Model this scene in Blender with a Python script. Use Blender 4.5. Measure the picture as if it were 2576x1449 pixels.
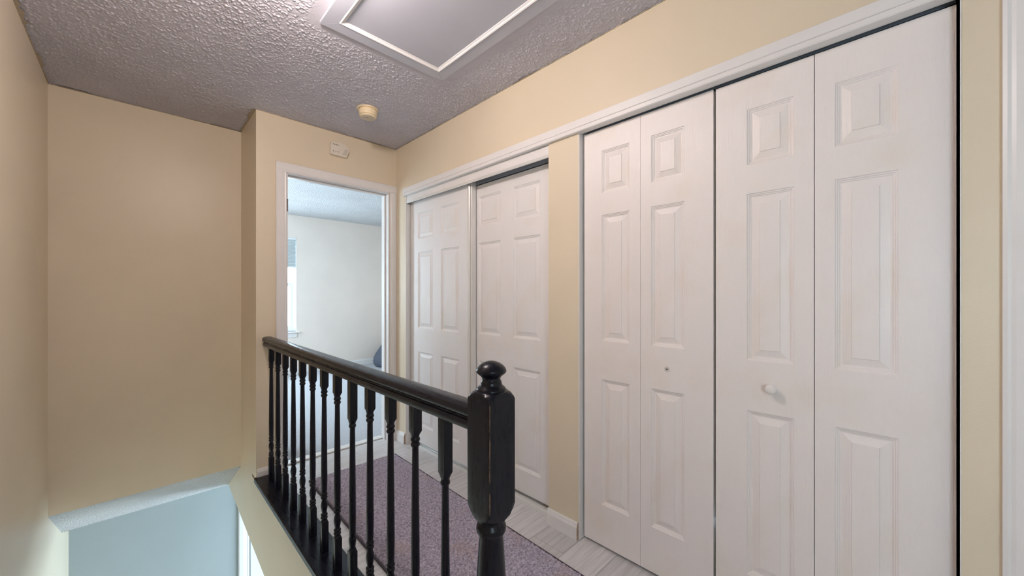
import bpy, bmesh, math, random
from mathutils import Vector
random.seed(7)
for o in list(bpy.data.objects): bpy.data.objects.remove(o, do_unlink=True)
SC = bpy.context.scene
COL = SC.collection

# ------------------------------------------------------------------ camera, sky, exposure
XW, YE, XJ, YF, XL, H = 1.5316, 2.9064, 0.5509, 3.3948, -0.3573, 2.4083
cam_d = bpy.data.cameras.new('camera'); cam = bpy.data.objects.new('camera', cam_d); COL.objects.link(cam)
cam.location = (0, 0, 1.2)
cam.rotation_euler = (math.radians(90), 0, -0.7841)
cam_d.sensor_width = 36; cam_d.sensor_fit = 'HORIZONTAL'
cam_d.lens = 36 * 947.8 / 2576; cam_d.shift_y = 16.3 / 2576
cam_d.clip_start = 0.02
SC.camera = cam
SC.view_settings.view_transform = 'Standard'; SC.view_settings.look = 'None'
SC.view_settings.gamma = 1; SC.view_settings.exposure = 0.0
SC.view_settings.use_curve_mapping = False
W = bpy.data.worlds.new('sky'); SC.world = W; W.use_nodes = True
bg = W.node_tree.nodes['Background']
bg.inputs[0].default_value = (0.67, 0.86, 1.0, 1); bg.inputs[1].default_value = 20.0

LAMP_POS = (0.33, 1.31)
LAMP_STRENGTH = 256.0
LAMP_COLOR = (1.0, 0.875, 0.83, 1)

# ------------------------------------------------------------------ materials
def newmat(name):
    m = bpy.data.materials.new(name); m.use_nodes = True
    nt = m.node_tree; b = nt.nodes['Principled BSDF']
    return m, nt, b
def nd(nt, t, **kw):
    n = nt.nodes.new(t)
    for k, v in kw.items():
        if hasattr(n, k): setattr(n, k, v)
        else: n.inputs[k].default_value = v
    return n
def coords(nt, scale=(1, 1, 1), rand=False):
    tc = nd(nt, 'ShaderNodeTexCoord'); mp = nd(nt, 'ShaderNodeMapping')
    mp.inputs['Scale'].default_value = scale
    nt.links.new(tc.outputs['Object'], mp.inputs[0])
    if rand:
        oi = nd(nt, 'ShaderNodeObjectInfo'); mu = nd(nt, 'ShaderNodeMath', operation='MULTIPLY'); mu.inputs[1].default_value = 37
        nt.links.new(oi.outputs['Random'], mu.inputs[0]); nt.links.new(mu.outputs[0], mp.inputs['Location'])
    return mp.outputs[0]
def mixcol(nt, fac, a, b):
    m = nd(nt, 'ShaderNodeMix', data_type='RGBA')
    nt.links.new(fac, m.inputs[0])
    for sock, v in ((m.inputs[6], a), (m.inputs[7], b)):
        if isinstance(v, tuple): sock.default_value = (*v, 1)
        else: nt.links.new(v, sock)
    return m.outputs[2]
def noise(nt, vec, scale, detail=3, rough=.5):
    n = nd(nt, 'ShaderNodeTexNoise'); n.inputs['Scale'].default_value = scale; n.inputs['Detail'].default_value = detail
    n.inputs['Roughness'].default_value = rough
    nt.links.new(vec, n.inputs['Vector']); return n.outputs['Fac']
def ramp(nt, fac, a, b):
    r = nd(nt, 'ShaderNodeMapRange'); r.inputs[1].default_value = a; r.inputs[2].default_value = b
    nt.links.new(fac, r.inputs[0]); return r.outputs[0]
def bump(nt, bsdf, h, strength, dist):
    b = nd(nt, 'ShaderNodeBump'); b.inputs['Strength'].default_value = strength; b.inputs['Distance'].default_value = dist
    nt.links.new(h, b.inputs['Height']); nt.links.new(b.outputs[0], bsdf.inputs['Normal'])
def plain(name, col, rough=.5, metal=0, spec=.5, var=0.0, vscale=6):
    m, nt, b = newmat(name)
    b.inputs['Roughness'].default_value = rough; b.inputs['Metallic'].default_value = metal
    b.inputs['Specular IOR Level'].default_value = spec
    if var:
        f = noise(nt, coords(nt), vscale, 4)
        c = mixcol(nt, ramp(nt, f, .3, .7), tuple(x * (1 - var) for x in col), tuple(min(1, x * (1 + var)) for x in col))
        nt.links.new(c, b.inputs['Base Color'])
    else: b.inputs['Base Color'].default_value = (*col, 1)
    return m
def m_wall(name, col, rough=.36):
    m, nt, b = newmat(name); v = coords(nt)
    f = noise(nt, v, 2.2, 4)
    c = mixcol(nt, ramp(nt, f, .3, .7), tuple(x * .97 for x in col), tuple(x * 1.03 for x in col))
    nt.links.new(c, b.inputs['Base Color']); b.inputs['Roughness'].default_value = rough
    b.inputs['Specular IOR Level'].default_value = .35
    bump(nt, b, noise(nt, v, 260, 2), .12, .002)
    return m
def m_popcorn(name, col, amp=1.0):
    m, nt, b = newmat(name); v = coords(nt)
    n1 = noise(nt, v, 82, 2.5, .6)
    vo = nd(nt, 'ShaderNodeTexVoronoi'); vo.inputs['Scale'].default_value = 120; nt.links.new(v, vo.inputs['Vector'])
    ad = nd(nt, 'ShaderNodeMath', operation='SUBTRACT'); 
    r1 = ramp(nt, n1, .38, .66)
    mu = nd(nt, 'ShaderNodeMath', operation='MULTIPLY'); mu.inputs[1].default_value = .5
    nt.links.new(vo.outputs['Distance'], mu.inputs[0]); nt.links.new(r1, ad.inputs[0]); nt.links.new(mu.outputs[0], ad.inputs[1])
    f = noise(nt, v, 3, 4)
    c = mixcol(nt, ramp(nt, f, .35, .7), tuple(x * .95 for x in col), tuple(x * 1.04 for x in col))
    nt.links.new(c, b.inputs['Base Color']); b.inputs['Roughness'].default_value = .85
    b.inputs['Specular IOR Level'].default_value = .2
    bump(nt, b, ad.outputs[0], 1.0, .011 * amp)
    return m
def m_door(name, col, grain_axis='z', rough=.36):
    m, nt, b = newmat(name)
    sc = (55, 55, 3.0) if grain_axis == 'z' else (55, 3.0, 55)
    v = coords(nt, sc)
    g = noise(nt, v, 4.5, 3, .6)
    v2 = coords(nt); st = noise(nt, v2, 4, 4)
    c = mixcol(nt, ramp(nt, st, .52, .75), col, tuple(x * y for x, y in zip(col, (.97, .945, .89))))
    nt.links.new(c, b.inputs['Base Color']); b.inputs['Roughness'].default_value = rough
    b.inputs['Specular IOR Level'].default_value = .45
    bump(nt, b, g, .45, .0026)
    return m
def m_darkwood(name='dark_stained_wood', sc=(30, 30, 3)):
    m, nt, b = newmat(name)
    v = coords(nt, sc); g = noise(nt, v, 4, 4, .6)
    v2 = coords(nt); sp = noise(nt, v2, 38, 4, .7)
    c1 = mixcol(nt, ramp(nt, g, .3, .75), (.004, .0055, .012), (.010, .009, .014))
    c = mixcol(nt, ramp(nt, sp, .72, .80), c1, (.10, .045, .022))
    nt.links.new(c, b.inputs['Base Color'])
    r = ramp(nt, g, .2, .8); rr = nd(nt, 'ShaderNodeMapRange'); rr.inputs[3].default_value = .24; rr.inputs[4].default_value = .32
    nt.links.new(g, rr.inputs[0]); nt.links.new(rr.outputs[0], b.inputs['Roughness'])
    b.inputs['Specular IOR Level'].default_value = .27
    bump(nt, b, g, .05, .0012)
    return m
def m_bare():
    m, nt, b = newmat('worn_wood_edge'); v = coords(nt, (1, 1, .35))
    f = noise(nt, v, 70, 4, .7); f2 = noise(nt, coords(nt), 160, 2)
    c = mixcol(nt, ramp(nt, f, .44, .56), (.012, .009, .010), mixcol(nt, f2, (.12, .05, .025), (.42, .25, .13)))
    nt.links.new(c, b.inputs['Base Color']); b.inputs['Roughness'].default_value = .55
    return m
def m_plank():
    m, nt, b = newmat('grey_vinyl_plank')
    v = coords(nt, (1.6, 14, 14), rand=True)
    g = noise(nt, v, 3.0, 6, .62)
    wv = nd(nt, 'ShaderNodeTexWave', wave_type='BANDS', bands_direction='Y'); wv.inputs['Scale'].default_value = .55
    wv.inputs['Distortion'].default_value = 7; wv.inputs['Detail'].default_value = 3; wv.inputs['Detail Scale'].default_value = .8
    nt.links.new(v, wv.inputs['Vector'])
    c1 = mixcol(nt, ramp(nt, g, .3, .72), (.54, .52, .52), (.72, .705, .705))
    oi = nd(nt, 'ShaderNodeObjectInfo')
    c2 = mixcol(nt, ramp(nt, wv.outputs['Fac'], -.15, .22), (.52, .49, .485), c1)
    hs = nd(nt, 'ShaderNodeHueSaturation'); mr = nd(nt, 'ShaderNodeMapRange'); mr.inputs[3].default_value = .9; mr.inputs[4].default_value = 1.1
    nt.links.new(oi.outputs['Random'], mr.inputs[0]); nt.links.new(mr.outputs[0], hs.inputs['Value']); nt.links.new(c2, hs.inputs['Color'])
    nt.links.new(hs.outputs[0], b.inputs['Base Color']); b.inputs['Roughness'].default_value = .38
    bump(nt, b, g, .15, .001)
    return m
def m_carpet(name, c_lo, c_hi, scale, dist, dirt=None):
    m, nt, b = newmat(name); v = coords(nt)
    n1 = noise(nt, v, scale, 3, .65)
    c = mixcol(nt, ramp(nt, n1, .32, .68), c_lo, c_hi)
    if dirt:
        n2 = noise(nt, v, 5.0, 4); c = mixcol(nt, ramp(nt, n2, .56, .8), c, dirt)
    nt.links.new(c, b.inputs['Base Color']); b.inputs['Roughness'].default_value = .95
    b.inputs['Specular IOR Level'].default_value = .1
    b.inputs['Sheen Weight'].default_value = .25
    bump(nt, b, n1, .9, dist)
    return m
def m_emit(name, col, s):
    m, nt, b = newmat(name)
    b.inputs['Base Color'].default_value = col; b.inputs['Emission Color'].default_value = col; b.inputs['Emission Strength'].default_value = s
    return m
def m_glass():
    m, nt, b = newmat('window_glass'); out = nt.nodes['Material Output']
    tr = nd(nt, 'ShaderNodeBsdfTransparent'); gl = nd(nt, 'ShaderNodeBsdfGlossy'); gl.inputs['Roughness'].default_value = .02
    mx = nd(nt, 'ShaderNodeMixShader'); mx.inputs[0].default_value = .06
    nt.links.new(tr.outputs[0], mx.inputs[1]); nt.links.new(gl.outputs[0], mx.inputs[2]); nt.links.new(mx.outputs[0], out.inputs[0])
    return m
BEIGE = (.755, .652, .50)
M = dict(
    wall=m_wall('beige_wall_paint', BEIGE),
    lap=plain('dingy_paint_line', (.46, .385, .28), .8, var=.15, vscale=40),
    wall_bed=m_wall('bedroom_wall_paint', (.82, .735, .665), .6),
    wall_low=m_wall('lower_wall_paint', (.37, .41, .41), .6),
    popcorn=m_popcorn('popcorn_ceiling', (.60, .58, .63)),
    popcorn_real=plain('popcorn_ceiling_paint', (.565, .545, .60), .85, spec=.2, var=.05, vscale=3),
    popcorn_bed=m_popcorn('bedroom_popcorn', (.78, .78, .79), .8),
    trim=plain('white_trim_paint', (.80, .775, .765), .32, spec=.5, var=.02, vscale=9),
    hatch=plain('hatch_paint', (.48, .485, .545), .45, var=.03, vscale=5),
    door=m_door('white_door_paint', (.87, .81, .79)),
    slide=m_door('white_sliding_door_paint', (.86, .835, .835)),
    wood=m_darkwood(),
    wood_rail=m_darkwood('dark_stained_rail_wood', (30, 3, 30)),
    bare=m_bare(),
    raw=plain('raw_trim_end', (.42, .29, .21), .8, var=.3, vscale=80),
    plank=m_plank(),
    sub=plain('subfloor', (.16, .15, .15), .9),
    rug=m_carpet('rug_pile', (.22, .19, .26), (.66, .60, .70), 95, .009, (.46, .36, .34)),
    bind=plain('rug_binding', (.07, .055, .07), .9),
    bedcarpet=m_carpet('bedroom_carpet', (.34, .35, .385), (.62, .63, .67), 110, .009),
    staircarpet=m_carpet('stair_carpet', (.30, .29, .30), (.5, .49, .5), 120, .006),
    track=plain('grey_metal_track', (.40, .45, .52), .35, metal=.6),
    edge=plain('white_metal_edge', (.80, .79, .77), .22, metal=.25),
    dark=plain('dark_closet_interior', (.10, .085, .08), .9),
    cream=plain('aged_cream_plastic', (.80, .66, .44), .42, var=.04),
    creamface=plain('faded_plastic_face', (.66, .56, .43), .5, var=.05, vscale=30),
    alarm=plain('off_white_plastic', (.76, .69, .59), .45),
    slot=plain('grille_slot', (.40, .36, .30), .7),
    ink=plain('black_print', (.025, .02, .02), .6),
    knob=plain('white_ceramic', (.80, .765, .74), .22),
    plug=plain('knob_hole_plug', (.62, .585, .54), .5),
    strike=plain('worn_strike_metal', (.19, .13, .12), .5, metal=.3, var=.4, vscale=90),
    glass=m_glass(),
    vinyl=plain('white_vinyl', (.82, .84, .85), .35),
    shade=plain('pale_blue_shade', (.62, .66, .67), .8),
    bag=plain('slate_grey_cloth', (.075, .085, .115), .75, var=.15, vscale=25),
    lamp=m_emit('lamp_dome', LAMP_COLOR, LAMP_STRENGTH),
    thresh=plain('threshold_strip', (.78, .76, .73), .4, var=.04),
    groove=plain('joint_line', (.50, .47, .46), .6),
)

# ------------------------------------------------------------------ mesh helpers (world coordinates; a parent's location is subtracted)
def box(bm, x0, x1, y0, y1, z0, z1):
    v = [bm.verts.new(p) for p in ((x0, y0, z0), (x1, y0, z0), (x1, y1, z0), (x0, y1, z0), (x0, y0, z1), (x1, y0, z1), (x1, y1, z1), (x0, y1, z1))]
    for f in ((3, 2, 1, 0), (4, 5, 6, 7), (0, 1, 5, 4), (1, 2, 6, 5), (2, 3, 7, 6), (3, 0, 4, 7)):
        bm.faces.new([v[i] for i in f])
def boxes(*bs):
    bm = bmesh.new()
    for b in bs: box(bm, *b)
    return bm
def prism(pts, axis, a0, a1, bm=None):
    """pts: closed 2D outline. axis 'x': pts=(y,z); 'y': pts=(x,z); 'z': pts=(x,y)."""
    bm = bm or bmesh.new()
    def P(p, a): return {'x': (a, p[0], p[1]), 'y': (p[0], a, p[1]), 'z': (p[0], p[1], a)}[axis]
    A = [bm.verts.new(P(p, a0)) for p in pts]; B = [bm.verts.new(P(p, a1)) for p in pts]
    n = len(pts)
    bm.faces.new(A); bm.faces.new(B[::-1])
    for i in range(n): bm.faces.new((A[i], B[i], B[(i + 1) % n], A[(i + 1) % n]))
    bmesh.ops.recalc_face_normals(bm, faces=bm.faces)
    return bm
def turned(profile, h=None, seg=32, bm=None, c=(0, 0)):
    """profile: list of (z, R); cross-section is a circle of radius R cut by a square of half-width h."""
    bm = bm or bmesh.new(); rings = []
    for z, R in profile:
        ring = []
        for k in range(seg):
            a = 2 * math.pi * k / seg
            r = R if h is None else min(R, h / max(abs(math.cos(a)), abs(math.sin(a))))
            ring.append(bm.verts.new((c[0] + r * math.cos(a), c[1] + r * math.sin(a), z)))
        rings.append(ring)
    for a, b in zip(rings, rings[1:]):
        for k in range(seg): bm.faces.new((a[k], a[(k + 1) % seg], b[(k + 1) % seg], b[k]))
    bm.faces.new(rings[0][::-1]); bm.faces.new(rings[-1])
    bmesh.ops.recalc_face_normals(bm, faces=bm.faces)
    return bm
def finish(bm, name, mats, smooth=False, angle=35):
    me = bpy.data.meshes.new(name); bm.to_mesh(me); bm.free()
    for m in (mats if isinstance(mats, (list, tuple)) else [mats]): me.materials.append(M[m])
    if smooth:
        me.polygons.foreach_set('use_smooth', [True] * len(me.polygons))
        me.set_sharp_from_angle(angle=math.radians(angle))
    me.update(); return me
def obj(name, bm, mats, parent=None, smooth=False, bevel=0, angle=35):
    if parent is not None:
        bmesh.ops.translate(bm, verts=bm.verts, vec=-wloc(parent))
    if bevel: bmesh.ops.bevel(bm, geom=list(bm.edges), offset=bevel, segments=1, affect='EDGES', profile=.5, clamp_overlap=True)
    me = finish(bm, name, mats, smooth or bool(bevel), angle)
    o = bpy.data.objects.new(name, me); COL.objects.link(o)
    if parent is not None: o.parent = parent
    return o
def wloc(o):
    v = o.location.copy()
    while o.parent is not None: o = o.parent; v = v + o.location
    return v
def inst(name, me, parent, loc, rot=None):
    o = bpy.data.objects.new(name, me); COL.objects.link(o)
    o.parent = parent; o.location = Vector(loc) - (wloc(parent) if parent else Vector())
    if rot: o.rotation_euler = rot
    return o
def empty(name, loc):
    o = bpy.data.objects.new(name, None); COL.objects.link(o); o.location = loc; o.empty_display_size = .05; return o
def tag(o, label, cat, kind=None, group=None):
    o['label'] = label; o['category'] = cat
    if kind: o['kind'] = kind
    if group: o['group'] = group
    return o
def struct(name, bm, mats, label, cat='wall', **kw):
    return tag(obj(name, bm, mats, **kw), label, cat, 'structure')

T = .115            # partition thickness
ZL, ZC = -2.75, -.405  # lower floor, lower ceiling
YB = -1.6           # back of the landing
YBED = 6.40; XBED = 3.9; YLOW = 4.33; XLOW = 3.0
DX0, DX1, DZ = .7267, 1.4720, 2.035   # bedroom doorway opening
HEAD = 2.03         # closet opening head

# ------------------------------------------------------------------ structure: walls
struct('wall_right', boxes(
    (XW, XW + T, YB, YE + T, HEAD, H + .02),
    (XW, XW + T, 1.0756, 1.264, 0, HEAD),
    (XW, XW + T, 2.747, YE + T, 0, HEAD),
    (XW, XW + T, -.262, -.1303, 0, HEAD),
    (XW, XW + T, YB, -1.05, 0, HEAD)), 'wall',
    'beige painted hall wall above and between the closets')
struct('wall_end', boxes(
    (XJ, DX0, YE, YE + T, 0, H + .02), (DX1, XW, YE, YE + T, 0, H + .02), (DX0, DX1, YE, YE + T, DZ, H + .02)), 'wall',
    'beige end wall around the bedroom doorway')
struct('wall_far', boxes((XL, XJ, YF, YF + .1, -.07, H + .02)), 'wall', 'tall beige wall above the sloped stair ceiling')
WB = (-1.30, -.65, .85, 1.68)   # unseen window opening added beside and behind the camera for fill light
struct('wall_left', boxes((XL - .1, XL, WB[1], YF + .1, ZL, H + .02), (XL - .1, XL, YB, WB[0], ZL, H + .02), (XL - .1, XL, WB[0], WB[1], ZL, WB[2]), (XL - .1, XL, WB[0], WB[1], WB[3], H + .02), (XL - .1, XL, YF + .1, YLOW + .1, ZL, -.02)), 'wall',
    'long beige wall running down the open side of the stairs')
struct('wall_back', boxes((XL - .1, XW + T, YB - .1, YB, -.1, H + .02)), 'wall', 'beige wall at the back of the landing')
# stairwell side: jog above the floor, rim of the hall floor below it
bm = prism([(YE + T, -.019), (YF + .1, -.019), (YF + .1, H + .02), (YE + T, H + .02)], 'x', XJ, XJ + .11)
struct('wall_jog', bm, 'wall', 'narrow beige wall return beside the doorway wall')
bm = prism([(.70, -.70), (2.68, -.512), (3.935, -.402), (3.935, -.02), (.70, -.02)], 'x', XJ, XJ + .11)
struct('wall_stair_right', bm, 'wall', 'pale wall below the dark railing ledge, over the stairs')
bm = prism([(YF, -.0702), (3.94, -.402), (3.94, -.36), (YF + .1, -.0702)], 'x', XL, XJ)
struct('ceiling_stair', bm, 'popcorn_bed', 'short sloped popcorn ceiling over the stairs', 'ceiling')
struct('wall_lower', boxes((XL - .1, XLOW + .1, YLOW, YLOW + .1, ZL, -.02)), 'wall_low', 'pale blue wall at the foot of the stairs')
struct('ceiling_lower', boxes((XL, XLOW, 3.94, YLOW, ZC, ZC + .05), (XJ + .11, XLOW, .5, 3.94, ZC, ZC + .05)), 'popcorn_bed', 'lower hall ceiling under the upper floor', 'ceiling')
struct('floor_lower', boxes((XL, XLOW, .5, YLOW, ZL - .1, ZL)), 'staircarpet', 'lower hall floor below the stairs', 'floor')
struct('wall_lower_back', boxes((XL, XLOW + .1, .4, .5, ZL, -.1)), 'wall_low', 'lower hall wall behind the stairs')
LW = (1.4, 4.1, -2.1, -.65)   # assumed unseen lower window, sized for the stairwell daylight: y0,y1,z0,z1 in the wall x = XLOW
struct('wall_lower_right', boxes((XLOW, XLOW + .1, .4, LW[0], ZL, -.1), (XLOW, XLOW + .1, LW[1], YLOW + .1, ZL, -.1),
    (XLOW, XLOW + .1, LW[0], LW[1], ZL, LW[2]), (XLOW, XLOW + .1, LW[0], LW[1], LW[3], -.1)), 'wall_low', 'lower hall wall with the assumed side window')
# bedroom shell
WX0, WX1, WZ0, WZ1 = .78, 1.735, .635, 2.065      # bedroom window opening
W2 = (4.15, 5.55, .70, 2.06)                       # second bedroom window, in the wall x = XL
struct('wall_bedroom_far', boxes((XL - .1, WX0, YBED, YBED + .12, 0, H + .02), (WX1, XBED + .1, YBED, YBED + .12, 0, H + .02),
    (WX0, WX1, YBED, YBED + .12, 0, WZ0), (WX0, WX1, YBED, YBED + .12, WZ1, H + .02)), 'wall_bed', 'pale bedroom wall with the shaded window')
struct('wall_bedroom_right', boxes((XBED, XBED + .1, YE + T, YBED + .12, 0, H + .02)), 'wall_bed', 'pale bedroom side wall')
struct('wall_bedroom_left', boxes((XL - .1, XL, YF + .1, W2[0], 0, H + .02), (XL - .1, XL, W2[1], YBED, 0, H + .02),
    (XL - .1, XL, W2[0], W2[1], 0, W2[2]), (XL - .1, XL, W2[0], W2[1], W2[3], H + .02)), 'wall_bed', 'pale bedroom wall with the side window')
struct('wall_bedroom_front', boxes((XW + T, XBED, YE + .02, YE + T, 0, H + .02)), 'wall_bed', 'pale bedroom wall behind the closet')
struct('floor_bedroom', boxes((XL, XBED, YF + .1, YBED, -.019, 0), (XJ + .11, XBED, YE + T - .03, YF + .1, -.019, 0)), 'bedcarpet', 'grey bedroom carpet beyond the doorway', 'carpet')
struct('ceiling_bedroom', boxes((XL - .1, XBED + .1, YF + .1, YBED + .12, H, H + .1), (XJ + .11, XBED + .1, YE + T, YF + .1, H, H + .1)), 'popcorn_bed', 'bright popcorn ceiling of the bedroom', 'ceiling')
# closet interior
struct('wall_closet', boxes((2.2, 2.28, -.3, YE, 0, H), (XW + T, 2.2, -.34, -.26, 0, H), (XW + T, 2.2, YE - .06, YE, 0, H), (XW + T, 2.2, 1.15, 1.22, 0, H), (XW + T, 2.2, -.26, YE - .06, 2.3, 2.36)), 'dark', 'dark inside of the closets')

# hall ceiling, with the uneven wall paint that laps onto it
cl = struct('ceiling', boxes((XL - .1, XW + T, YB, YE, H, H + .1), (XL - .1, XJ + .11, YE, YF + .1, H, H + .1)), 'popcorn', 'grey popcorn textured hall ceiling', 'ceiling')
def lap(p0, p1, inward, wmin, wmax, seed):
    rnd = random.Random(seed); bm = bmesh.new(); n = max(8, int((Vector(p1) - Vector(p0)).length / .012)); prev = None; w = wmin; big = 0
    for i in range(n + 1):
        t = i / n; p = Vector(p0).lerp(Vector(p1), t)
        if big <= 0 and rnd.random() < .03: big = rnd.randint(4, 14)
        big -= 1
        tgt = (wmax if big > 0 else wmin) * rnd.uniform(.5, 1.2); w += (tgt - w) * .6
        q = p + Vector(inward) * w
        a = bm.verts.new((p.x, p.y, H - .0060)); b = bm.verts.new((q.x, q.y, H - .0060))
        if prev: bm.faces.new((prev[0], a, b, prev[1]))
        prev = (a, b)
    bmesh.ops.recalc_face_normals(bm, faces=bm.faces)
    obj('paint_lap', bm, 'lap', cl)
lap((XW, -.3), (XW, YE), (-1, 0), .0045, .013, 1); lap((XJ, YE), (XW, YE), (0, -1), .0055, .018, 2)
lap((XL, YF), (XJ, YF), (0, -1), .006, .020, 3); lap((XL, .5), (XL, YF), (1, 0), .006, .018, 4); lap((XJ, YE), (XJ, YF), (-1, 0), .012, .03, 5)

# popcorn relief of the hall ceiling
import numpy as np
def popcorn():
    rs = np.random.RandomState(11); st = .0028
    xs = np.arange(XL - .01, XW + .012, st); ys = np.arange(.28, YF + .012, st)
    h = rs.rand(len(ys), len(xs)).astype(np.float32)
    def blur(a): return (a + np.roll(a, 1, 0) + np.roll(a, -1, 0) + np.roll(a, 1, 1) + np.roll(a, -1, 1)) / 5
    h = blur(h) * .75 + blur(blur(h)) * .6; h = (h - h.mean()) / h.std()
    X, Y = np.meshgrid(xs, ys)
    hh = np.clip(h * .62 + .2, 0, 1.7) ** 1.2 * .0025
    amp = np.ones_like(hh)
    dx = np.maximum(np.maximum(.573 - X, X - 1.216), 0); dy = np.maximum(np.maximum(.88 - Y, Y - 1.776), 0); d = np.hypot(dx, dy)
    amp *= np.clip((d - .030 - .010 * h) / .018, .10, 1)
    X = X + (rs.rand(*X.shape) - .5) * .0014; Y = Y + (rs.rand(*X.shape) - .5) * .0014
    Z = H - .0004 - hh * amp
    n = X.size; idx = np.arange(n).reshape(X.shape)
    f = np.stack([idx[:-1, :-1].ravel(), idx[1:, :-1].ravel(), idx[1:, 1:].ravel(), idx[:-1, 1:].ravel()], 1)
    cxs = X.ravel()[f[:, 0]]; cys = Y.ravel()[f[:, 0]]
    f = f[~((cxs > XJ + .03) & (cys > YE + .02))].astype(np.int32)
    me = bpy.data.meshes.new('popcorn_texture'); me.vertices.add(n); me.vertices.foreach_set('co', np.stack([X.ravel(), Y.ravel(), Z.ravel()], 1).astype(np.float32).ravel())
    me.loops.add(f.size); me.polygons.add(len(f)); me.loops.foreach_set('vertex_index', f.ravel())
    me.polygons.foreach_set('loop_start', np.arange(0, f.size, 4, dtype=np.int32)); me.polygons.foreach_set('use_smooth', np.ones(len(f), dtype=bool))
    me.update(calc_edges=True); me.validate(); me.materials.append(M['popcorn_real'])
    o = bpy.data.objects.new('popcorn_texture', me); COL.objects.link(o); o.parent = cl; o['kind'] = 'stuff'
popcorn()

# hall floor: subfloor with single planks
fl = struct('floor', boxes((.64, XW + T, .70, YE + T - .03, -.02, -.006), (XL, XW + T, YB, .70, -.02, -.006), (XW + T, 2.2, -.3, YE, -.02, -.006)), 'sub', 'light grey wood-look plank floor of the hall', 'floor')
PW = .18; plank_mesh = {}
def plank(x0, x1, y0, y1):
    k = (round(x1 - x0, 3), round(y1 - y0, 3))
    if k not in plank_mesh:
        bm = boxes((-k[0] / 2, k[0] / 2, -k[1] / 2, k[1] / 2, -.006, 0))
        bmesh.ops.bevel(bm, geom=[e for e in bm.edges if all(v.co.z > -.001 for v in e.verts)], offset=.0012, segments=1, affect='EDGES')
        plank_mesh[k] = finish(bm, 'plank', 'plank')
    inst('plank', plank_mesh[k], fl, ((x0 + x1) / 2, (y0 + y1) / 2, 0))
y = 1.068 - 15 * PW; row = 0
while y < YE + T - .04:
    ya, yb = max(y, YB), min(y + PW, YE + T - .04)
    if yb - ya > .01:
        x0 = XL if yb <= .71 else .64
        x1 = XW + .10
        cut = (.25 + .47 * row) % 1.22 + .2
        cuts = [x0] + [c for c in (cut, cut + 1.22) if x0 + .12 < c < x1 - .12] + [x1]
        g = .0006
        for a, b in zip(cuts, cuts[1:]): plank(a + g, b - g, ya + g, yb - g)
    y += PW; row += 1
# stairs down
bm = bmesh.new(); n = 13; rise = -ZL / n; run = .25
pts = [(.70, -.02)]
yy, zz = .70, 0
for i in range(n - 1):
    zz -= rise; pts += [(yy, zz), (yy + run, zz)]; yy += run
pts += [(yy, ZL), (.60, ZL), (.60, -.02)]
st = struct('stairs', prism(pts, 'x', XL, XJ + .02), 'staircarpet', 'carpeted stairs going down beside the railing', 'stairs')

# ------------------------------------------------------------------ trim
def casing_profile(w, t):   # across width, thickness out from the wall
    return [(0, 0), (0, t * .55), (w * .10, t * .72), (w * .2, t * .62), (w * .3, t * .8), (w * .62, t), (w * .92, t), (w, t * .8), (w, 0)]
# bedroom door frame
d1 = empty('trim_1', (DX0, YE, 0)); tag(d1, 'white casing and jamb around the open bedroom doorway', 'door frame', 'structure')
CW, CT = .064, .016
cp = casing_profile(CW, CT)
CX0, CX1, CZ = DX0 - .001, DX1 + .004, DZ - .004
obj('casing_side', prism([(CX0 - a, YE - b) for a, b in cp], 'z', 0, CZ), 'trim', d1)
obj('casing_side', prism([(CX1 + a * .87, YE - b) for a, b in cp], 'z', 0, CZ), 'trim', d1)
bm = prism([(YE - b, CZ + a) for a, b in cp], 'x', CX0 - CW, CX1 + CW * .87); obj('casing_head', bm, 'trim', d1)
J = .012
obj('jamb', boxes((DX0, DX0 + J * .6, YE - .001, YE + T + .002, 0, DZ)), 'trim', d1)
obj('jamb', boxes((DX1 - J * .6, DX1, YE - .001, YE + T + .002, 0, DZ)), 'trim', d1)
obj('jamb_head', boxes((DX0, DX1, YE - .001, YE + T + .002, DZ - J * .6, DZ)), 'trim', d1)
obj('door_stop', boxes((DX0 + J * .6, DX0 + .018, YE + .045, YE + .08, 0, DZ - J)), 'trim', d1, bevel=.002)
obj('door_stop', boxes((DX1 - .019, DX1 - J * .6, YE + .045, YE + .08, 0, DZ - J)), 'trim', d1, bevel=.002)
obj('door_stop', boxes((DX0 + .018, DX1 - .018, YE + .045, YE + .08, DZ - .02, DZ - J * .6)), 'trim', d1, bevel=.002)
hp = obj('strike_plate', boxes((DX0 + .001, DX0 + .0085, YE - .0035, YE + .03, 1.768, 1.852)), 'strike', d1, bevel=.0015); hp['label'] = 'small dark worn metal plate'
tag(obj('trim_2', boxes((DX0 + .007, DX1 - .007, YE + T - .035, YE + T + .03, -.004, .009)), 'thresh', bevel=.003),
    'pale threshold strip between plank floor and grey carpet', 'threshold', 'structure')
# closet header board
t3 = empty('trim_3', (XW, 1.3, 1.99)); tag(t3, 'long white header board over the closet doors', 'trim', 'structure')
obj('header_board', boxes((XW - .020, XW + .001, -.165, 2.756, 2.010, 2.047)), 'trim', t3, bevel=.002)
obj('header_lip', boxes((XW - .0205, XW + .022, -.165, 2.756, 1.988, 2.0095)), 'trim', t3, bevel=.003)
# right hand casing and the door it belongs to
t4 = empty('trim_4', (XW, -.262, 0)); tag(t4, 'white fluted door casing beside the end of the closet', 'trim', 'structure')
cp4 = casing_profile(.066, .019)
obj('casing_side', prism([(XW - b, -.262 + .064 - a) for a, b in cp4], 'z', 0, 2.06), 'trim', t4)
obj('casing_side', prism([(XW - b, -1.112 + a) for a, b in cp4], 'z', 0, 2.06), 'trim', t4)
obj('casing_head', prism([(XW - b, 2.045 + a) for a, b in casing_profile(.05, .019)], 'y', -1.11, -.20), 'trim', t4)
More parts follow.
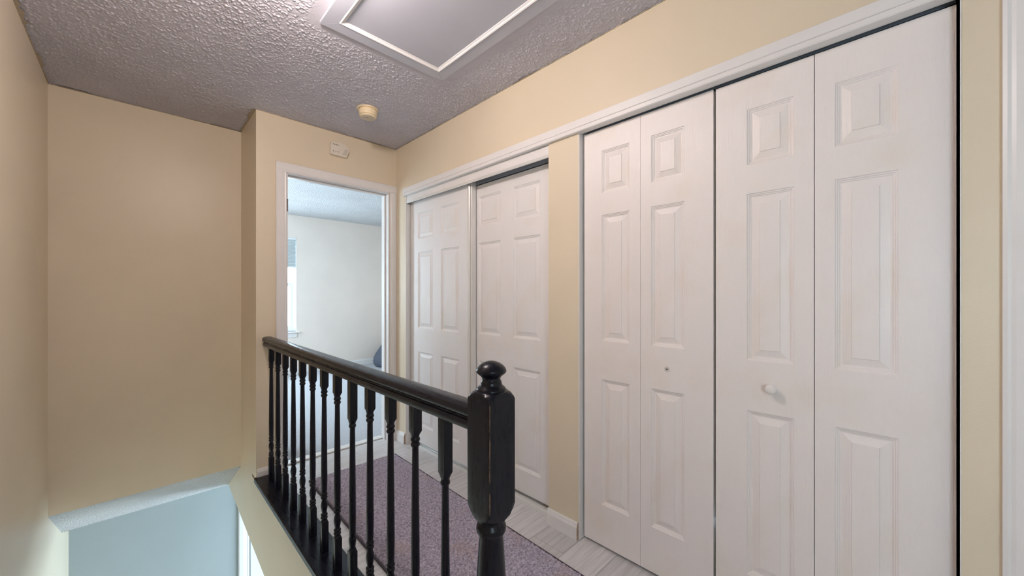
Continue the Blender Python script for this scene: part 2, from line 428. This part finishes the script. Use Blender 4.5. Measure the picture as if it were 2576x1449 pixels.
# baseboards
bp = [(0, 0), (.013, 0), (.013, .058), (.011, .066), (.0085, .070), (.0085, .074), (.004, .083), (0, .083)]
b1 = struct('baseboard_right', prism([(XW - a, z) for a, z in bp], 'y', 1.0775, 1.266), 'trim', 'short white baseboard on the pillar between the closets', 'baseboard')
obj('raw_end', prism([(XW - a * .98, z) for a, z in bp], 'y', 1.0755, 1.0775), 'raw', b1)['label'] = 'bare brown cut end'
b2 = struct('baseboard_corner', prism([(XW - a, z) for a, z in bp], 'y', 2.752, YE - .016), 'trim', 'short white baseboard between closet and doorway casing', 'baseboard')
obj('raw_end', prism([(XW - a * .98, z) for a, z in bp], 'y', 2.750, 2.752), 'raw', b2)['label'] = 'bare brown cut end'
struct('baseboard_end', prism([(YE - a, z * .78) for a, z in bp], 'x', XJ + .004, CX0 - CW), 'trim', 'short white baseboard left of the doorway behind the railing', 'baseboard')
struct('baseboard_bedroom', prism([(YBED - a, z * 1.1) for a, z in bp], 'x', XL, XBED), 'trim', 'white baseboard along the bedroom window wall', 'baseboard')

# ------------------------------------------------------------------ closet doors
PROF = [(0, 0), (.0022, .0030), (.0052, .0034), (.0072, .0062), (.0102, .0066), (.0122, .0092), (.0165, .0096), (.039, .0040), (.0402, .0016)]
panel_cache = {}
def panel_mesh(w, h, mat, prof=PROF):
    k = (round(w, 3), round(h, 3), mat)
    if k not in panel_cache:
        bm = bmesh.new(); rings = []
        for ins, d in prof:
            a, b = w / 2 - ins, h / 2 - ins
            rings.append([bm.verts.new((d, yy, zz)) for yy, zz in ((-a, -b), (a, -b), (a, b), (-a, b))])
        for A, B in zip(rings, rings[1:]):
            for i in range(4): bm.faces.new((A[i], A[(i + 1) % 4], B[(i + 1) % 4], B[i]))
        bm.faces.new(rings[-1])
        bmesh.ops.recalc_face_normals(bm, faces=bm.faces)
        if sum(f.normal.x for f in bm.faces) > 0: bmesh.ops.reverse_faces(bm, faces=bm.faces)
        panel_cache[k] = finish(bm, 'panel', mat)
    return panel_cache[k]
def leaf(name, parent, xf, y0, y1, z0, z1, t, panels, mat):
    """slab with its face at x = xf looking to -x; panels: list of (ya, yb, za, zb) holes filled with raised panels"""
    ys = sorted({y0, y1, *[p[0] for p in panels], *[p[1] for p in panels]})
    zs = sorted({z0, z1, *[p[2] for p in panels], *[p[3] for p in panels]})
    bm = bmesh.new(); V = {}
    def vt(a, b):
        if (a, b) not in V: V[(a, b)] = bm.verts.new((xf, a, b))
        return V[(a, b)]
    for a, a2 in zip(ys, ys[1:]):
        for b, b2 in zip(zs, zs[1:]):
            cy, cz = (a + a2) / 2, (b + b2) / 2
            if any(p[0] < cy < p[1] and p[2] < cz < p[3] for p in panels): continue
            bm.faces.new((vt(a, b), vt(a, b2), vt(a2, b2), vt(a2, b)))
    # sides and back
    q = [bm.verts.new((xf + t, yy, zz)) for yy, zz in ((y0, z0), (y1, z0), (y1, z1), (y0, z1))]
    bm.faces.new(q)
    loops = [[vt(a, z0) for a in ys], [vt(y1, b) for b in zs], [vt(a, z1) for a in ys[::-1]], [vt(y0, b) for b in zs[::-1]]]
    for i, L in enumerate(loops): bm.faces.new([q[i]] + L + [q[(i + 1) % 4]])
    bmesh.ops.recalc_face_normals(bm, faces=bm.faces)
    lf = obj(name, bm, mat, parent)
    for (a, b, c, d) in panels: inst('panel', panel_mesh(b - a, d - c, mat), lf, (xf, (a + b) / 2, (c + d) / 2))
    return lf
XB = XW + .030
def bifold(name, label, leaves, z0, z1, rows, loc_y):
    e = empty(name, (XB, loc_y, z0)); tag(e, label, 'closet door', 'structure')
    out = []
    for (ya, yb, pa, pb) in leaves:
        out.append(leaf('door_leaf', e, XB, ya, yb, z0, z1, .028, [(pa, pb, a, b) for a, b in rows], 'door'))
    return e, out
e3, lv = bifold('door_3', 'white bifold closet door beside the pillar, round plug where its knob was',
    [(.7712, 1.0615, .8225, .9635), (.4765, .7698, .5835, .7225)], .013, 1.983, [(1.678, 1.880), (.981, 1.576), (.206, .798)], .77)
bm = turned([(0, .0112), (.0012, .0112), (.002, .0095), (.0008, .0085), (.0008, .0035), (-.004, .003)], seg=24)
bmesh.ops.rotate(bm, verts=bm.verts, matrix=__import__('mathutils').Matrix.Rotation(math.radians(-90), 3, 'Y'))
bmesh.ops.translate(bm, verts=bm.verts, vec=(XB, .6534, .889)); pl = obj('hole_plug', bm, 'plug', lv[1], smooth=True); pl['label'] = 'round pale plug in the old knob hole'
bm = turned([(0, .0022), (.0014, .0022)], seg=12)
bmesh.ops.rotate(bm, verts=bm.verts, matrix=__import__('mathutils').Matrix.Rotation(math.radians(-90), 3, 'Y'))
bmesh.ops.translate(bm, verts=bm.verts, vec=(XB, .6534, .889)); obj('screw', bm, 'strike', lv[1])
e4, lv4 = bifold('door_4', 'white bifold closet door with a small round white knob',
    [(.1742, .4676, .2265, .3645), (-.1265, .1722, -.0180, .1225)], .004, 1.980, [(1.666, 1.8665), (.9635, 1.5625), (.192, .7828)], .17)
bm = turned([(0, .0095), (.002, .0085), (.006, .0068), (.010, .0078), (.014, .0125), (.018, .0163), (.0225, .0175), (.027, .0165), (.031, .0130), (.0335, .0075), (.034, .001)], seg=24)
bmesh.ops.rotate(bm, verts=bm.verts, matrix=__import__('mathutils').Matrix.Rotation(math.radians(-90), 3, 'Y'))
bmesh.ops.translate(bm, verts=bm.verts, vec=(XB, .288, .874)); obj('knob', bm, 'knob', lv4[0], smooth=True, angle=60)
# bifold track under the header
tag(obj('trim_5', boxes((XW + .026, XW + .060, -.128, 1.066, 2.006, 2.030), (XW + .026, XW + .030, -.128, 1.066, 1.996, 2.010), (XW + .056, XW + .060, -.128, 1.066, 1.996, 2.010)), 'track'),
    'grey metal track above the bifold closet doors', 'track', 'structure')
struct('trim_6', boxes((XW + .0005, XW + .10, 1.0705, 1.0757, 0, HEAD)), 'trim', 'white jamb board on the pillar beside the bifold door', 'trim')
struct('trim_7', boxes((XW - .0015, XW + .10, -.1325, -.1303, 0, HEAD)), 'trim', 'thin white jamb edge at the far side of the bifold closet', 'trim')
# sliding doors
def slider(name, label, xf, ya, yb, z0, z1, cols, rows, stile):
    e = empty(name, (xf, (ya + yb) / 2, z0)); tag(e, label, 'closet door', 'structure')
    lf = leaf('door_slab', e, xf, ya + .006, yb - .006, z0, z1, .028, [(a, b, c, d) for a, b in cols for c, d in rows], 'slide')
    for yy, w in stile:
        obj('metal_edge', boxes((xf - .006, xf + .032, yy, yy + w, z0 - .004, z1)), 'edge', e, bevel=.002)
    return e
slider('door_1', 'front white six-panel sliding closet door with metal edges, next to the doorway', XW + .045, 1.958, 2.7204, .040, 1.955,
    [(2.420, 2.632), (2.098, 2.317)], [(1.638, 1.842), (.935, 1.532), (.172, .751)], [(1.952, .012), (2.714, .012)])
bm = prism([(XW + .036, 1.966), (XW + .030, 1.972), (XW + .030, 1.988), (XW + .036, 1.994), (XW + .045, 1.994), (XW + .045, 1.966)], 'z', .045, 1.945)
slider('door_2', 'rear white six-panel sliding closet door next to the pillar', XW + .085, 1.272, 2.034, .030, 1.926,
    [(1.720, 1.937), (1.394, 1.612)], [(1.647, 1.850), (.938, 1.542), (.162, .760)], [(2.026, .010), (1.268, .006)])
o = obj('pull_edge', bm, 'edge', bpy.data.objects['door_1'])
t8 = empty('trim_8', (XW, 2.0, 1.93)); tag(t8, 'white sliding door track valance under the header board', 'track', 'structure')
def val(zl, zr, zl2, zr2, xa, xb, name, mat):   # board tilted a little along y
    bm = bmesh.new(); v = []
    for x in (xa, xb):
        for (yy, z) in ((1.268, zr), (2.742, zl), (2.742, zl2), (1.268, zr2)): v.append(bm.verts.new((x, yy, z)))
    for f in ((0, 1, 2, 3), (7, 6, 5, 4), (0, 4, 5, 1), (1, 5, 6, 2), (2, 6, 7, 3), (3, 7, 4, 0)): bm.faces.new([v[i] for i in f])
    bmesh.ops.recalc_face_normals(bm, faces=bm.faces)
    return obj(name, bm, mat, t8, bevel=.0015)
val(1.944, 1.937, 2.003, 1.984, XW + .006, XW + .010, 'valance', 'trim')
val(1.930, 1.922, 1.946, 1.939, XW + .004, XW + .012, 'bottom_lip', 'edge')
obj('track_channel', boxes((XW + .034, XW + .038, 1.268, 2.742, 1.985, 2.026), (XW + .078, XW + .082, 1.268, 2.742, 1.93, 2.026), (XW + .12, XW + .124, 1.268, 2.742, 1.94, 2.026), (XW + .034, XW + .124, 1.268, 2.742, 2.02, 2.028)), 'track', t8)
tag(obj('trim_9', boxes((XW + .036, XW + .044, 1.268, 2.742, 0, .022), (XW + .040, XW + .122, 1.268, 2.742, 0, .005), (XW + .078, XW + .082, 1.268, 2.742, 0, .016), (XW + .116, XW + .122, 1.268, 2.742, 0, .016)), 'edge'),
    'low white floor track under the sliding closet doors', 'track', 'structure')
struct('trim_10', boxes((XW + .0005, XW + .12, 2.742, 2.7475, 0, HEAD)), 'trim', 'white jamb board beside the front sliding door', 'trim')
# door of the next room, on the same wall
e5 = empty('door_5', (XW + .03, -.66, 0)); tag(e5, 'closed white six-panel door beyond the fluted casing', 'door', 'structure')
leaf('door_slab', e5, XW + .03, -1.046, -.266, .01, 2.02, .035, [(a, b, c, d) for a, b in ((-.97, -.72), (-.60, -.35)) for c, d in ((1.70, 1.90), (1.0, 1.6), (.2, .8))], 'door')

# ------------------------------------------------------------------ windows
def window(name, label, axis, fixed, a0, a1, z0, z1, out, stool=True):
    """axis 'y': in a wall y = fixed (a = x); axis 'x': in a wall x = fixed (a = y); out = +1/-1 direction outdoors"""
    loc = ((a0 + a1) / 2, fixed, z0) if axis == 'y' else (fixed, (a0 + a1) / 2, z0)
    e = empty(name, loc); tag(e, label, 'window', 'structure')
    def bx(bm, p0, p1, q0, q1, za, zb):   # p along the wall, q depth outward
        lo, hi = sorted((fixed + out * q0, fixed + out * q1))
        if axis == 'y': box(bm, p0, p1, lo, hi, za, zb)
        else: box(bm, lo, hi, p0, p1, za, zb)
    def mk(nm, lst, mat, par=e, bev=.002):
        bm = bmesh.new()
        for l in lst: bx(bm, *l)
        return obj(nm, bm, mat, par, bevel=bev)
    mk('window_frame', [(a0, a0 + .035, .03, .09, z0, z1), (a1 - .035, a1, .03, .09, z0, z1), (a0 + .035, a1 - .035, .03, .09, z1 - .04, z1), (a0 + .035, a1 - .035, .03, .09, z0, z0 + .04)], 'vinyl')
    zm = (z0 + z1) / 2
    for (lo, hi, q) in ((zm - .02, z1 - .04, .062), (z0 + .04, zm + .02, .042)):
        s = mk('sash', [(a0 + .035, a0 + .072, q, q + .02, lo, hi), (a1 - .072, a1 - .035, q, q + .02, lo, hi), (a0 + .072, a1 - .072, q, q + .02, lo, lo + .045), (a0 + .072, a1 - .072, q, q + .02, hi - .04, hi)], 'vinyl', bev=.0015)
        mk('pane', [(a0 + .072, a1 - .072, q + .008, q + .012, lo + .045, hi - .04)], 'glass', s, 0)
    mk('reveal', [(a0 - .001, a0 + .004, 0, .10, z0, z1), (a1 - .004, a1 + .001, 0, .10, z0, z1), (a0, a1, 0, .10, z1 - .004, z1)], 'vinyl', bev=0)
    if stool:
        mk('stool', [(a0 - .03, a1 + .035, -.045, .05, z0 - .018, z0)], 'trim', bev=.004)
        mk('apron', [(a0 - .005, a1 + .005, -.013, -.0005, z0 - .085, z0 - .018)], 'trim')
    # portal: lets the sky light find the opening
    L = bpy.data.lights.new('daylight_portal', 'AREA'); L.shape = 'RECTANGLE'; L.size = a1 - a0; L.size_y = z1 - z0; L.cycles.is_portal = True
    po = bpy.data.objects.new('daylight_portal', L); COL.objects.link(po)
    po.location = ((a0 + a1) / 2, fixed + out * .115, (z0 + z1) / 2) if axis == 'y' else (fixed + out * .115, (a0 + a1) / 2, (z0 + z1) / 2)
    d = Vector((0, -out, 0)) if axis == 'y' else Vector((-out, 0, 0))
    po.rotation_euler = d.to_track_quat('-Z', 'Y').to_euler()
    return e
window('window_1', 'white double-hung bedroom window under a half-drawn pleated shade', 'y', YBED, WX0, WX1, WZ0, WZ1, 1)
window('window_2', 'white double-hung window in the bedroom side wall', 'x', XL, *W2, -1)
window('window_3_assumed', 'assumed unseen window of the lower hall, sized for the stairwell daylight', 'x', XLOW, *LW, 1)
window('window_4_fill', 'unseen white window added on the landing wall to brighten the closet doors', 'x', XL, *WB, -1)
# pleated shade
sh = empty('window_shade', ((WX0 + WX1) / 2, YBED + .015, 1.61)); tag(sh, 'pale blue pleated shade half drawn over the bedroom window', 'window shade')
obj('head_rail', boxes((WX0 + .008, WX1 - .008, YBED + .002, YBED + .03, WZ1 - .034, WZ1 - .005)), 'vinyl', sh, bevel=.002)
pts = []; n = 20; za, zb_ = 1.625, WZ1 - .034
for i in range(n * 2 + 1): pts.append((YBED + (.008 if i % 2 else .022), za + (zb_ - za) * i / (2 * n)))
pts2 = [(yy + .004, z) for yy, z in pts[::-1]]
obj('pleated_fabric', prism(pts + pts2, 'x', WX0 + .010, WX1 - .010), 'shade', sh)
obj('bottom_rail', boxes((WX0 + .009, WX1 - .009, YBED + .004, YBED + .028, 1.607, 1.628)), 'vinyl', sh, bevel=.002)

# ------------------------------------------------------------------ stair railing
XR, YN = .615, .6885
rl = empty('stair_railing', (XR, YN, .0)); tag(rl, 'dark stained wooden railing with turned balusters and a round-capped newel post', 'railing')
half = [(.0, .9225), (.012, .9222), (.021, .9200), (.0275, .9150), (.0305, .9080), (.0308, .9010), (.0285, .8955), (.0235, .8915), (.0215, .8885), (.0222, .8855), (.0265, .8830), (.0282, .8790), (.0275, .8680), (.0255, .8615), (.022, .8590)]
sec = [(XR + a, z) for a, z in half] + [(XR - a, z) for a, z in half[:0:-1]]
obj('handrail', prism(sec, 'y', .728, YE - .001), 'wood_rail', rl, smooth=True, angle=28)
bmr = boxes((XJ - .012, .685, .62, YE - .0005, -.0195, .013)); lg = obj('ledge_cap', bmr, 'wood_rail', rl, bevel=.004); lg['label'] = 'dark scuffed ledge under the balusters'
C = .0145
def bal(long):
    cr = C * 1.4143
    if not long:
        p = [(.0125, cr), (.150, cr), (.157, C * .98), (.160, .0125), (.164, .0118), (.167, .0145), (.171, .0152), (.175, .0140), (.178, .0112), (.181, .0140), (.185, .0150), (.189, .0135), (.192, .0102),
             (.200, .0112), (.215, .0140), (.228, .0148), (.240, .0132), (.252, .0100), (.256, .0100), (.260, .0138), (.264, .0146), (.268, .0130), (.271, .0108), (.274, .0130), (.278, .0146), (.282, .0138), (.286, .0112),
             (.30, .0128), (.36, .0136), (.50, .0126), (.64, .0108), (.722, .0098), (.727, .0105), (.731, .0138), (.735, .0145), (.739, .0130), (.742, .0108), (.745, .0130), (.749, .0148), (.753, .0142), (.757, .0118), (.762, .0125), (.767, C), (.776, cr), (.862, cr)]
    else:
        p = [(.0125, cr), (.170, cr), (.177, C * .98), (.181, .0125), (.186, .0110), (.196, .0125), (.212, .0145), (.226, .0138), (.231, .0118), (.235, .0125), (.30, .0135), (.42, .0128), (.56, .0110), (.662, .0100), (.666, .0110), (.670, .0136), (.675, .0140), (.679, .0122), (.684, .0118), (.690, C), (.702, cr), (.862, cr)]
    return finish(turned(p, C, 24), 'baluster', 'wood', True, 40)
mb, ml = bal(False), bal(True)
for i in range(13):
    yb_ = .882 + .1605 * i
    o = inst('baluster', ml if i in (0, 4) else mb, rl, (XR, yb_, 0))
    if i in (0, 4): o['label'] = 'baluster with longer square blocks than the others'
nw = empty('newel_post', (0, 0, 0)); nw.parent = rl; nw.location = (0, 0, 0)
hN = .0415; cr = hN * 1.4143
c0 = (XR, YN)
blk = turned([(.654, .030), (.660, .040), (.668, .0475), (.680, .0545), (.694, cr), (.944, cr), (.953, .0550), (.960, .0490), (.9655, .0410), (.9675, .036)], hN, 48, c=c0)
bmesh.ops.bevel(blk, geom=[e for e in blk.edges if abs(e.verts[0].co.z - e.verts[1].co.z) > .1 and abs(abs(e.verts[0].co.x - XR) - hN) < 1e-4 and abs(abs(e.verts[0].co.y - YN) - hN) < 1e-4], offset=.0011, segments=1, affect='EDGES', material=1)
obj('newel_block', blk, ['wood', 'bare'], nw, smooth=True, angle=30)
sq = turned([(.0125, cr * .98), (.25, cr * .98), (.262, .048), (.27, .040), (.275, .034), (.285, .038), (.295, .036), (.302, .031)], hN * .98, 48, c=c0); obj('newel_base', sq, 'wood', nw, smooth=True, angle=30)
obj('newel_shaft', turned([(.300, .026), (.33, .034), (.38, .0395), (.43, .0395), (.50, .0365), (.58, .0315), (.612, .0290), (.617, .0290), (.620, .0330), (.626, .0362), (.633, .0368), (.640, .0350), (.645, .0315), (.650, .0300), (.656, .0300)], None, 32, c=c0), 'wood', nw, smooth=True, angle=50)
obj('finial', turned([(.9665, .0365), (.970, .0365), (.974, .0335), (.9785, .0280), (.981, .0262), (.9845, .0262), (.9885, .0250), (.992, .0228), (.996, .0225), (1.000, .0250), (1.0055, .0315), (1.0095, .0360), (1.0125, .0374), (1.0160, .0370), (1.0215, .0345), (1.0275, .0290), (1.0325, .0215), (1.0360, .0130), (1.0378, .005)], None, 32, c=c0), 'wood', nw, smooth=True, angle=50)

# ------------------------------------------------------------------ runner rug
import numpy as np
rg = empty('runner_rug', (1.058, 1.5, .0)); rg.rotation_euler = (0, 0, -.018)
tag(rg, 'purple grey shaggy runner rug with dark bound edges', 'rug')
rs = np.random.RandomState(3); nx, ny = 128, 500; LX, LY0, LY1 = .294, -1.15, 1.122
hgt = rs.rand(ny + 1, nx + 1)
hs_ = (hgt + np.roll(hgt, 1, 0) + np.roll(hgt, 1, 1) + np.roll(np.roll(hgt, 1, 0), 1, 1)) / 4
h2 = (hs_ - .5) * .014 + .0125
xs = np.linspace(-LX + .004, LX - .004, nx + 1); ys = np.linspace(LY0 + .004, LY1 - .004, ny + 1)
gx, gy = np.meshgrid(xs, ys); gx = gx + (rs.rand(*gx.shape) - .5) * .0025; gy = gy + (rs.rand(*gx.shape) - .5) * .0025
h2[0, :] = h2[-1, :] = .003; h2[:, 0] = h2[:, -1] = .003
verts = np.stack([gx.ravel(), gy.ravel(), h2.ravel()], 1)
idx = np.arange((ny + 1) * (nx + 1)).reshape(ny + 1, nx + 1)
faces = np.stack([idx[:-1, :-1].ravel(), idx[:-1, 1:].ravel(), idx[1:, 1:].ravel(), idx[1:, :-1].ravel()], 1)
me = bpy.data.meshes.new('pile'); me.from_pydata(verts.tolist(), [], faces.tolist()); me.materials.append(M['rug']); me.update()
po = bpy.data.objects.new('pile', me); COL.objects.link(po); po.parent = rg; po['kind'] = 'stuff'
bm = boxes((-LX - .003, -LX + .005, LY0, LY1, .0005, .0085), (LX - .005, LX + .003, LY0, LY1, .0005, .0085), (-LX, LX, LY0 - .003, LY0 + .005, .0005, .0085), (-LX, LX, LY1 - .005, LY1 + .003, .0005, .0085), (-LX, LX, LY0, LY1, .0004, .0025))
me = finish(bm, 'binding', 'bind'); bo = bpy.data.objects.new('binding', me); COL.objects.link(bo); bo.parent = rg; bo['label'] = 'dark woven edge binding'

# ------------------------------------------------------------------ attic hatch
ht = empty('attic_hatch', (.895, 1.33, H)); tag(ht, 'framed attic hatch with a flat panel set in the popcorn ceiling', 'attic hatch')
ax0, ax1, ay0, ay1 = .573, 1.216, .88, 1.776; fw = .060
def mitre(p, q, r, s, z0, z1, name, mat):
    bm = prism([p, q, r, s], 'z', z0, z1); obj(name, bm, mat, ht, bevel=.0008)
O = [(ax0, ay0), (ax1, ay0), (ax1, ay1), (ax0, ay1)]; I = [(ax0 + fw, ay0 + fw), (ax1 - fw, ay0 + fw), (ax1 - fw, ay1 - fw), (ax0 + fw, ay1 - fw)]
I2 = [(ax0 + fw + .020, ay0 + fw + .020), (ax1 - fw - .020, ay0 + fw + .020), (ax1 - fw - .020, ay1 - fw - .020), (ax0 + fw + .020, ay1 - fw - .020)]
for k in range(4):
    k2 = (k + 1) % 4
    mitre(O[k], O[k2], I[k2], I[k], H - .012, H - .0002, 'frame_board', 'hatch')
def bead(k):
    k2 = (k + 1) % 4; bm = bmesh.new(); prof = [(0, -.0115), (.25, -.0145), (.5, -.0125), (.62, -.0085), (1.0, -.0055), (1.0, -.001), (0, -.001)]
    A = []; B = []
    for t, z in prof:
        for L, i in ((A, k), (B, k2)):
            p = Vector(I[i]).lerp(Vector(I2[i]), t); L.append(bm.verts.new((p.x, p.y, H + z)))
    bm.faces.new(A); bm.faces.new(B[::-1])
    for i in range(len(prof)): j = (i + 1) % len(prof); bm.faces.new((A[i], A[j], B[j], B[i]))
    bmesh.ops.recalc_face_normals(bm, faces=bm.faces); obj('moulding', bm, 'trim', ht)
for k in range(4): bead(k)
obj('panel', boxes((I[0][0], I[2][0], I[0][1], I[2][1], H - .0035, H - .0004)), 'hatch', ht)

# ------------------------------------------------------------------ smoke detector, carbon monoxide alarm
sd = empty('smoke_detector', (1.066, 2.400, H)); tag(sd, 'round yellowed smoke detector on the popcorn ceiling', 'smoke detector')
obj('base_plate', turned([(H - .010, .058), (H - .008, .064), (H - .003, .066), (H - .0003, .066)], None, 40, c=(1.068, 2.404)), 'cream', sd, smooth=True, angle=40)
obj('body', turned([(H - .050, .050), (H - .047, .054), (H - .040, .0555), (H - .018, .0565), (H - .016, .050), (H - .009, .050)], None, 40, c=(1.068, 2.398)), 'cream', sd, smooth=True, angle=40)
obj('cover_ring', turned([(H - .058, .0455), (H - .056, .0480), (H - .049, .0490)], None, 40, c=(1.068, 2.398)), 'cream', sd, smooth=True, angle=40)
obj('face_disc', turned([(H - .0592, .0405), (H - .0575, .0420)], None, 40, c=(1.068, 2.398)), 'creamface', sd, smooth=True, angle=40)
obj('test_button', turned([(H - .0604, .0032), (H - .059, .0036)], None, 12, c=(1.064, 2.394)), 'ink', sd)
obj('vent_slot', boxes((1.040, 1.061, 2.403, 2.410, H - .0598, H - .0585)), 'slot', sd)
YA = YE
co = empty('carbon_monoxide_alarm', (1.066, YA, 2.22)); tag(co, 'off-white carbon monoxide alarm on the wall above the doorway', 'alarm')
def rpoly(pts, r, n=5):
    out = []
    for i, p in enumerate(pts):
        a, b = Vector(pts[i - 1]), Vector(pts[(i + 1) % len(pts)]); p = Vector(p)
        da, db = (a - p).normalized() * r, (b - p).normalized() * r
        for k in range(n + 1):
            t = k / n; out.append(tuple((p + da) * (1 - t) ** 2 + p * 2 * t * (1 - t) + (p + db) * t * t))
    return out
back = rpoly([(1.002, 2.226), (1.133, 2.226), (1.133, 2.318), (1.002, 2.318)], .018)
obj('back_plate', prism(back, 'y', YA - .012, YA - .0003), 'alarm', co, smooth=True)
front = rpoly([(1.0050, 2.2260), (1.1190, 2.2260), (1.1345, 2.2720), (1.1330, 2.2960), (1.1040, 2.3170), (1.0760, 2.3255), (1.0060, 2.3185)], .009)
obj('front_cover', prism(front, 'y', YA - .030, YA - .012), 'alarm', co, smooth=True, bevel=0)
for k, (lx, lz) in enumerate(((1.0226, 2.2525), (1.0402, 2.2525), (1.0573, 2.2525))):
    bm = turned([(0, .0028), (.0012, .0026)], None, 12); bmesh.ops.rotate(bm, verts=bm.verts, matrix=__import__('mathutils').Matrix.Rotation(math.radians(90), 3, 'X'))
    bmesh.ops.translate(bm, verts=bm.verts, vec=(lx, YA - .0300, lz)); obj('indicator_light', bm, 'ink', co)
bm = turned([(0, .0085), (.0012, .0078), (.0016, .004)], None, 20); bmesh.ops.rotate(bm, verts=bm.verts, matrix=__import__('mathutils').Matrix.Rotation(math.radians(90), 3, 'X'))
bmesh.ops.translate(bm, verts=bm.verts, vec=(1.0773, YA - .0300, 2.2789)); obj('test_button', bm, 'alarm', co, smooth=True)
for k in range(8):
    z = 2.2395 + k * .0062; xa = 1.0855 + k * .0029; xb = 1.1175 + min(k, 6) * .0016
    obj('grille_slot', boxes((xa, xb, YA - .0305, YA - .0295, z, z + .0022)), 'slot', co)
cu = bpy.data.curves.new('lettering', 'FONT'); cu.body = 'First Alert'; cu.size = .0092; cu.extrude = .0002; cu.offset = .00025; cu.align_x = 'LEFT'
to = bpy.data.objects.new('lettering_curve', cu); COL.objects.link(to)
dg = bpy.context.evaluated_depsgraph_get(); tm = bpy.data.meshes.new_from_object(to.evaluated_get(dg)); bpy.data.objects.remove(to, do_unlink=True)
tm.name = 'lettering'; tm.materials.clear(); tm.materials.append(M['ink'])
wtx = max(v.co.x for v in tm.vertices)
t_o = inst('lettering', tm, co, (1.0185, YA - .0303, 2.2995), (math.radians(90), 0, 0)); t_o.scale = (.0420 / wtx,) * 3; t_o['label'] = 'small black printed lettering'

# ------------------------------------------------------------------ bedroom things
bb = empty('bean_bag', (3.13, 5.98, 0)); tag(bb, 'slumped slate grey cloth bag on the bedroom carpet', 'bean bag')
bm = bmesh.new(); seg, lev = 48, 26; rings = []
rr = random.Random(5); ph = [rr.uniform(0, 6.28) for _ in range(8)]
prof = [(0.0, .285), (.012, .315), (.04, .338), (.09, .348), (.15, .338), (.21, .312), (.27, .275), (.33, .236), (.39, .198), (.44, .160), (.475, .115), (.495, .065), (.503, .018)]
for z, R in prof:
    ring = []
    for k in range(seg):
        a = 2 * math.pi * k / seg; t = z / .5
        fold = 1 + .030 * math.sin(7 * a + ph[0] + 2.5 * t) * math.sin(math.pi * min(1, t + .15)) + .018 * math.sin(13 * a + ph[1] - 3 * t) + .02 * math.sin(3 * a + ph[2] + 5 * t)
        r = R * fold
        ring.append(bm.verts.new((r * math.cos(a) * 1.0, r * math.sin(a) * .92, z)))
    rings.append(ring)
for A, B in zip(rings, rings[1:]):
    for k in range(seg): bm.faces.new((A[k], A[(k + 1) % seg], B[(k + 1) % seg], B[k]))
bm.faces.new(rings[0][::-1]); bm.faces.new(rings[-1])
bmesh.ops.translate(bm, verts=bm.verts, vec=(3.13, 5.98, 0)); obj('cloth_cover', bm, 'bag', bb, smooth=True, angle=80)
bm = turned([(.498, .02), (.510, .024), (.520, .014), (.524, .004)], None, 16, c=(3.13, 5.98)); obj('gathered_top', bm, 'bag', bb, smooth=True, angle=80)
wp = empty('wall_plate', (3.135, YBED, .62)); tag(wp, 'small white outlet plate on the bedroom wall above the grey bag', 'outlet')
obj('plate', boxes((3.10, 3.17, YBED - .006, YBED - .0003, .565, .68)), 'vinyl', wp, bevel=.002)
for z in (.59, .635): obj('receptacle', boxes((3.117, 3.153, YBED - .0075, YBED - .005, z, z + .03)), 'alarm', wp, bevel=.0015)

# lower hall: casing and door with a bright light at the foot of the stairs
d6 = empty('door_6', (1.14, YLOW, ZL)); tag(d6, 'white front door in its casing at the foot of the stairs', 'door', 'structure')
for (xa, mir) in ((.765, -1), (1.62, 1)):
    obj('casing_side', prism([(xa + mir * a, YLOW - b) for a, b in casing_profile(.085, .02)], 'z', ZL, ZL + 2.06), 'trim', d6)
obj('casing_head', boxes((.68, 1.705, YLOW - .02, YLOW - .0005, ZL + 2.045, ZL + 2.13)), 'trim', d6, bevel=.003)
obj('door_slab', boxes((.775, 1.61, YLOW - .008, YLOW - .0005, ZL + .01, ZL + 2.04)), 'vinyl', d6, bevel=.002)

# ------------------------------------------------------------------ ceiling lamp (just above the frame)
lp = empty('ceiling_lamp', (LAMP_POS[0], LAMP_POS[1], H)); tag(lp, 'small ceiling lamp with a round frosted globe beside the attic hatch', 'ceiling lamp')
obj('lamp_base', turned([(H - .052, .020), (H - .048, .030), (H - .022, .034), (H - .016, .062), (H - .0004, .066)], None, 40, c=LAMP_POS), 'edge', lp, smooth=True, angle=40)
obj('lamp_globe', turned([(H - .1105 - .058 * math.cos(math.pi * k / 14), max(.001, .058 * math.sin(math.pi * k / 14))) for k in range(0, 15)], None, 24, c=LAMP_POS), 'lamp', lp, smooth=True, angle=80)
